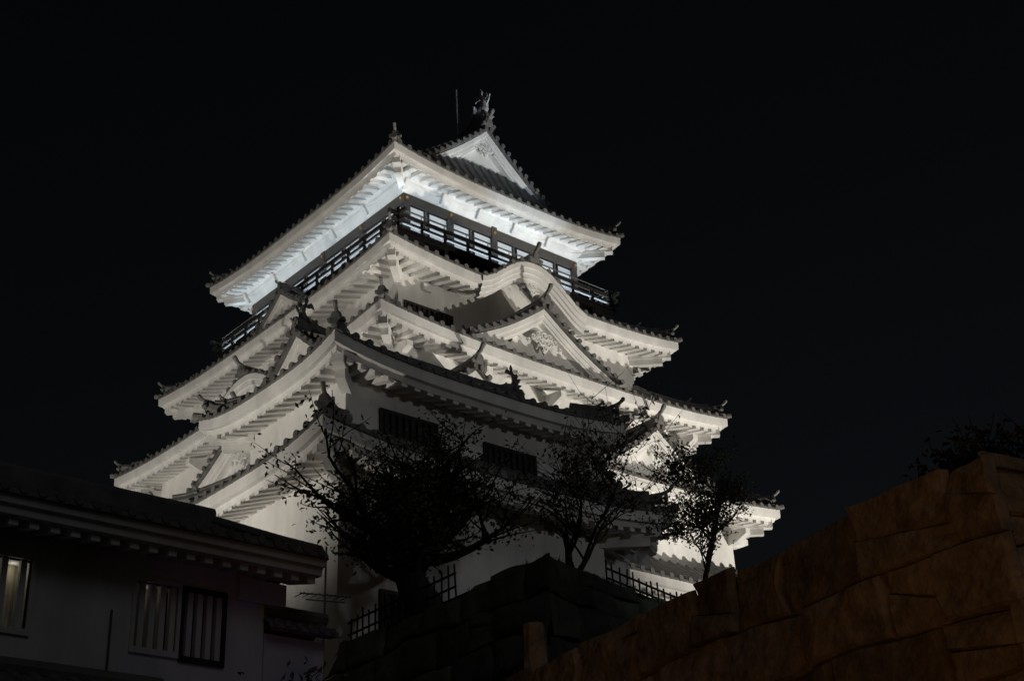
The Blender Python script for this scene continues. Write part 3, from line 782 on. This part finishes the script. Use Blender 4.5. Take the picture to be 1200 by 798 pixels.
# ------------------------------------------------------------------ fences and antenna
def fence(name, pts, n, h, label, rnd):
    root = thing(name, label, 'fence', (pts[0][0], pts[0][1], pts[0][2]))
    a, b = Vector(pts[0]), Vector(pts[1]); rails = MB()
    for k in range(n + 1):
        p = a + (b-a)*k/n; m = MB(); hh = h*rnd.uniform(.85, 1.1)
        m.tube([p, p + Vector((rnd.uniform(-.03, .03), rnd.uniform(-.03, .03), hh))], .026, 6); m.build('stake', FENCE, root)
    for f in (.35, .75): rails.tube([a + Vector((0, 0, h*f)), b + Vector((0, 0, h*f))], .03, 6)
    rails.build('rail', FENCE, root)
fr = random.Random(3)
fence('stake_fence', ((21.35, 32.0, 10.4), (21.1, 26.5, 10.4)), 18, .85, 'dark stake fence along the rampart edge below the turret wall', fr)
fence('stake_fence', ((23.6, 23.75, 10.4), (27.2, 24.6, 10.4)), 12, .6, 'dark stake fence on the rampart under the slender sapling', fr)
an = MB()
an.tube([(14.9, 22.9, 5.5), (14.95, 22.9, 9.5)], .022, 6)
for (zz, L) in ((8.5, .5), (8.38, .38)): an.tube([(14.95-L, 22.9+.3*L, zz), (14.95+L, 22.9-.3*L, zz)], .014, 6)
for k in range(7): 
    x = 14.5 + k*.15; an.tube([(x, 22.9+.1-.18+ (14.95-x)*.3, 8.5), (x, 22.9+.1+.18+(14.95-x)*.3, 8.5)], .01, 5)
tag(an.build('tv_antenna', STEEL), 'thin rooftop television antenna on a mast beside the long building', 'antenna')

# ------------------------------------------------------------------ trees
def tree(name, label, cat, base, trunk_h, r0, levels, leaf, nleaf, lsize, rnd, spread=.7, lean=(0, 0), leafm=LEAF, first=.35, length=2.6, kids=(4, 5), up=.25, nsides=6, trunk_m=BARK, keep_leaf=1.0, loosen=.35, group=None, kids0=None, top=1.0):
    root = thing(name, label, cat, base, group)
    tr = MB(); lf = MB(); tips = []
    def branch(p, d, L, r, lv):
        pth = [p.copy()]; rr = [r]; n = 5 if lv < levels else 4; q = p.copy(); dd = d.copy()
        for i in range(n):
            dd = (dd + Vector((rnd.gauss(0, .16), rnd.gauss(0, .16), rnd.gauss(0, .10) + (.05 if lv else 0)))).normalized()
            q = q + dd*(L/n); pth.append(q.copy()); rr.append(r*(1 - (.62 if lv else .45)*(i+1)/n))
        tr.tube(pth, rr, 8 if lv == 0 else nsides if lv < 2 else 4, False)
        if lv >= levels - 1:
            for k in range(3 if lv < levels else 8):
                i = rnd.randint(0, n-1); tips.append((pth[i].lerp(pth[i+1], rnd.random()), dd))
        if lv < levels:
            for k in range(rnd.randint(*(kids0 if kids0 and lv == 0 else kids))):
                f = rnd.uniform(first if lv == 0 else .2, top if lv == 0 else 1.0); i = min(n-1, int(f*n)); b0 = pth[i].lerp(pth[i+1], f*n - i)
                az_ = rnd.uniform(0, 6.283); side = Vector((math.cos(az_), math.sin(az_), rnd.uniform(-.1, .5) + up))
                nd = (dd*(1-spread) + side.normalized()*spread).normalized()
                branch(b0, nd, L*rnd.uniform(.55, .85) if lv else length*rnd.uniform(.7, 1.15), max(.008, rr[i]*.55), lv+1)
    branch(Vector(base) - Vector((0, 0, .3)), Vector((lean[0], lean[1], 1)).normalized(), trunk_h, r0, 0)
    if nleaf:
        for k in range(nleaf):
            if rnd.random() > keep_leaf: continue
            p, d = rnd.choice(tips)
            c = p + Vector((rnd.gauss(0, loosen), rnd.gauss(0, loosen), rnd.gauss(-.05, loosen*.8)))
            a = Vector((rnd.gauss(0, 1), rnd.gauss(0, 1), rnd.gauss(-.5, .8))).normalized(); b_ = a.orthogonal().normalized()
            b_ = (Matrix.Rotation(rnd.uniform(0, 6.28), 3, a) @ b_)
            s_ = lsize*rnd.uniform(.6, 1.3)
            fold = a.cross(b_) * s_ * .12
            lf.add([c, c + a*s_*.45 + b_*s_*.24 + fold, c + a*s_, c + a*s_*.45 - b_*s_*.24 + fold], [(0, 1, 2), (0, 2, 3)])
    tr.build('trunk', trunk_m, root, smooth=True)
    if nleaf: lf.build('crown', leafm, root)
    return root
tree('leafy_tree', 'broad dark leafy tree with thick trunk in front of the turret wall', 'tree', (21.55, 28.0, 10.4), 3.1, .5, 3, 1, 8200, .15, random.Random(25), .9, (0, 0), LEAF, .45, 2.65, (5, 6), .28, loosen=.19, kids0=(13, 13))
tree('half_bare_tree', 'half-bare tree with dark crossing branches right of the leafy tree', 'tree', (23.7, 24.9, 10.4), 2.3, .13, 4, 1, 1700, .13, random.Random(31), .76, (-.16, .08), LEAF2, .25, 2.1, (4, 5), .3, loosen=.09)
tree('slender_sapling', 'slender small-leaved sapling against the brightly lit corner of the tower', 'tree', (26.6, 23.6, 10.2), 3.4, .06, 4, 1, 2600, .115, random.Random(43), .7, (.03, 0), LEAF, .25, 1.6, (4, 5), .3, loosen=.12)
tree('dark_conifer', 'dark dense evergreen behind the sapling near the right roof corner', 'tree', (34.3, 30.0, 10.4), 7.7, .12, 3, 1, 1900, .15, random.Random(51), .8, (0, 0), LEAF3, .68, 1.4, (6, 7), .05, loosen=.14)
tree('shrub', 'dark shrub growing on top of the stone wall at the right edge', 'shrub', (12.0, 6.75, 4.3), .4, .04, 3, 1, 6000, .1, random.Random(61), .7, (0, 0), LEAF3, .1, .75, (6, 7), .3, loosen=.08)
tree('sprig', 'small pale sprig sticking up from the stone wall top', 'shrub', (11.65, 7.6, 4.35), .3, .015, 1, 1, 60, .09, random.Random(62), .6, (.2, .2), LEAF2, .1, .35, (4, 5), .4, loosen=.08)
tree('shrub', 'dark bush in the bottom left corner before the boundary wall', 'shrub', (7.6, 16.2, 2.6), 1.6, .05, 2, 1, 700, .17, random.Random(71), .7, (.1, 0), LEAF, .3, .8, (5, 6), .3, loosen=.2)
tree('shrub', 'dark bush at the bottom edge below the low tiled wall', 'shrub', (11.0, 18.2, 3.6), 1.4, .05, 2, 1, 600, .15, random.Random(72), .7, (0, 0), LEAF, .3, .7, (5, 6), .3, loosen=.2)
bpy.context.view_layer.update()
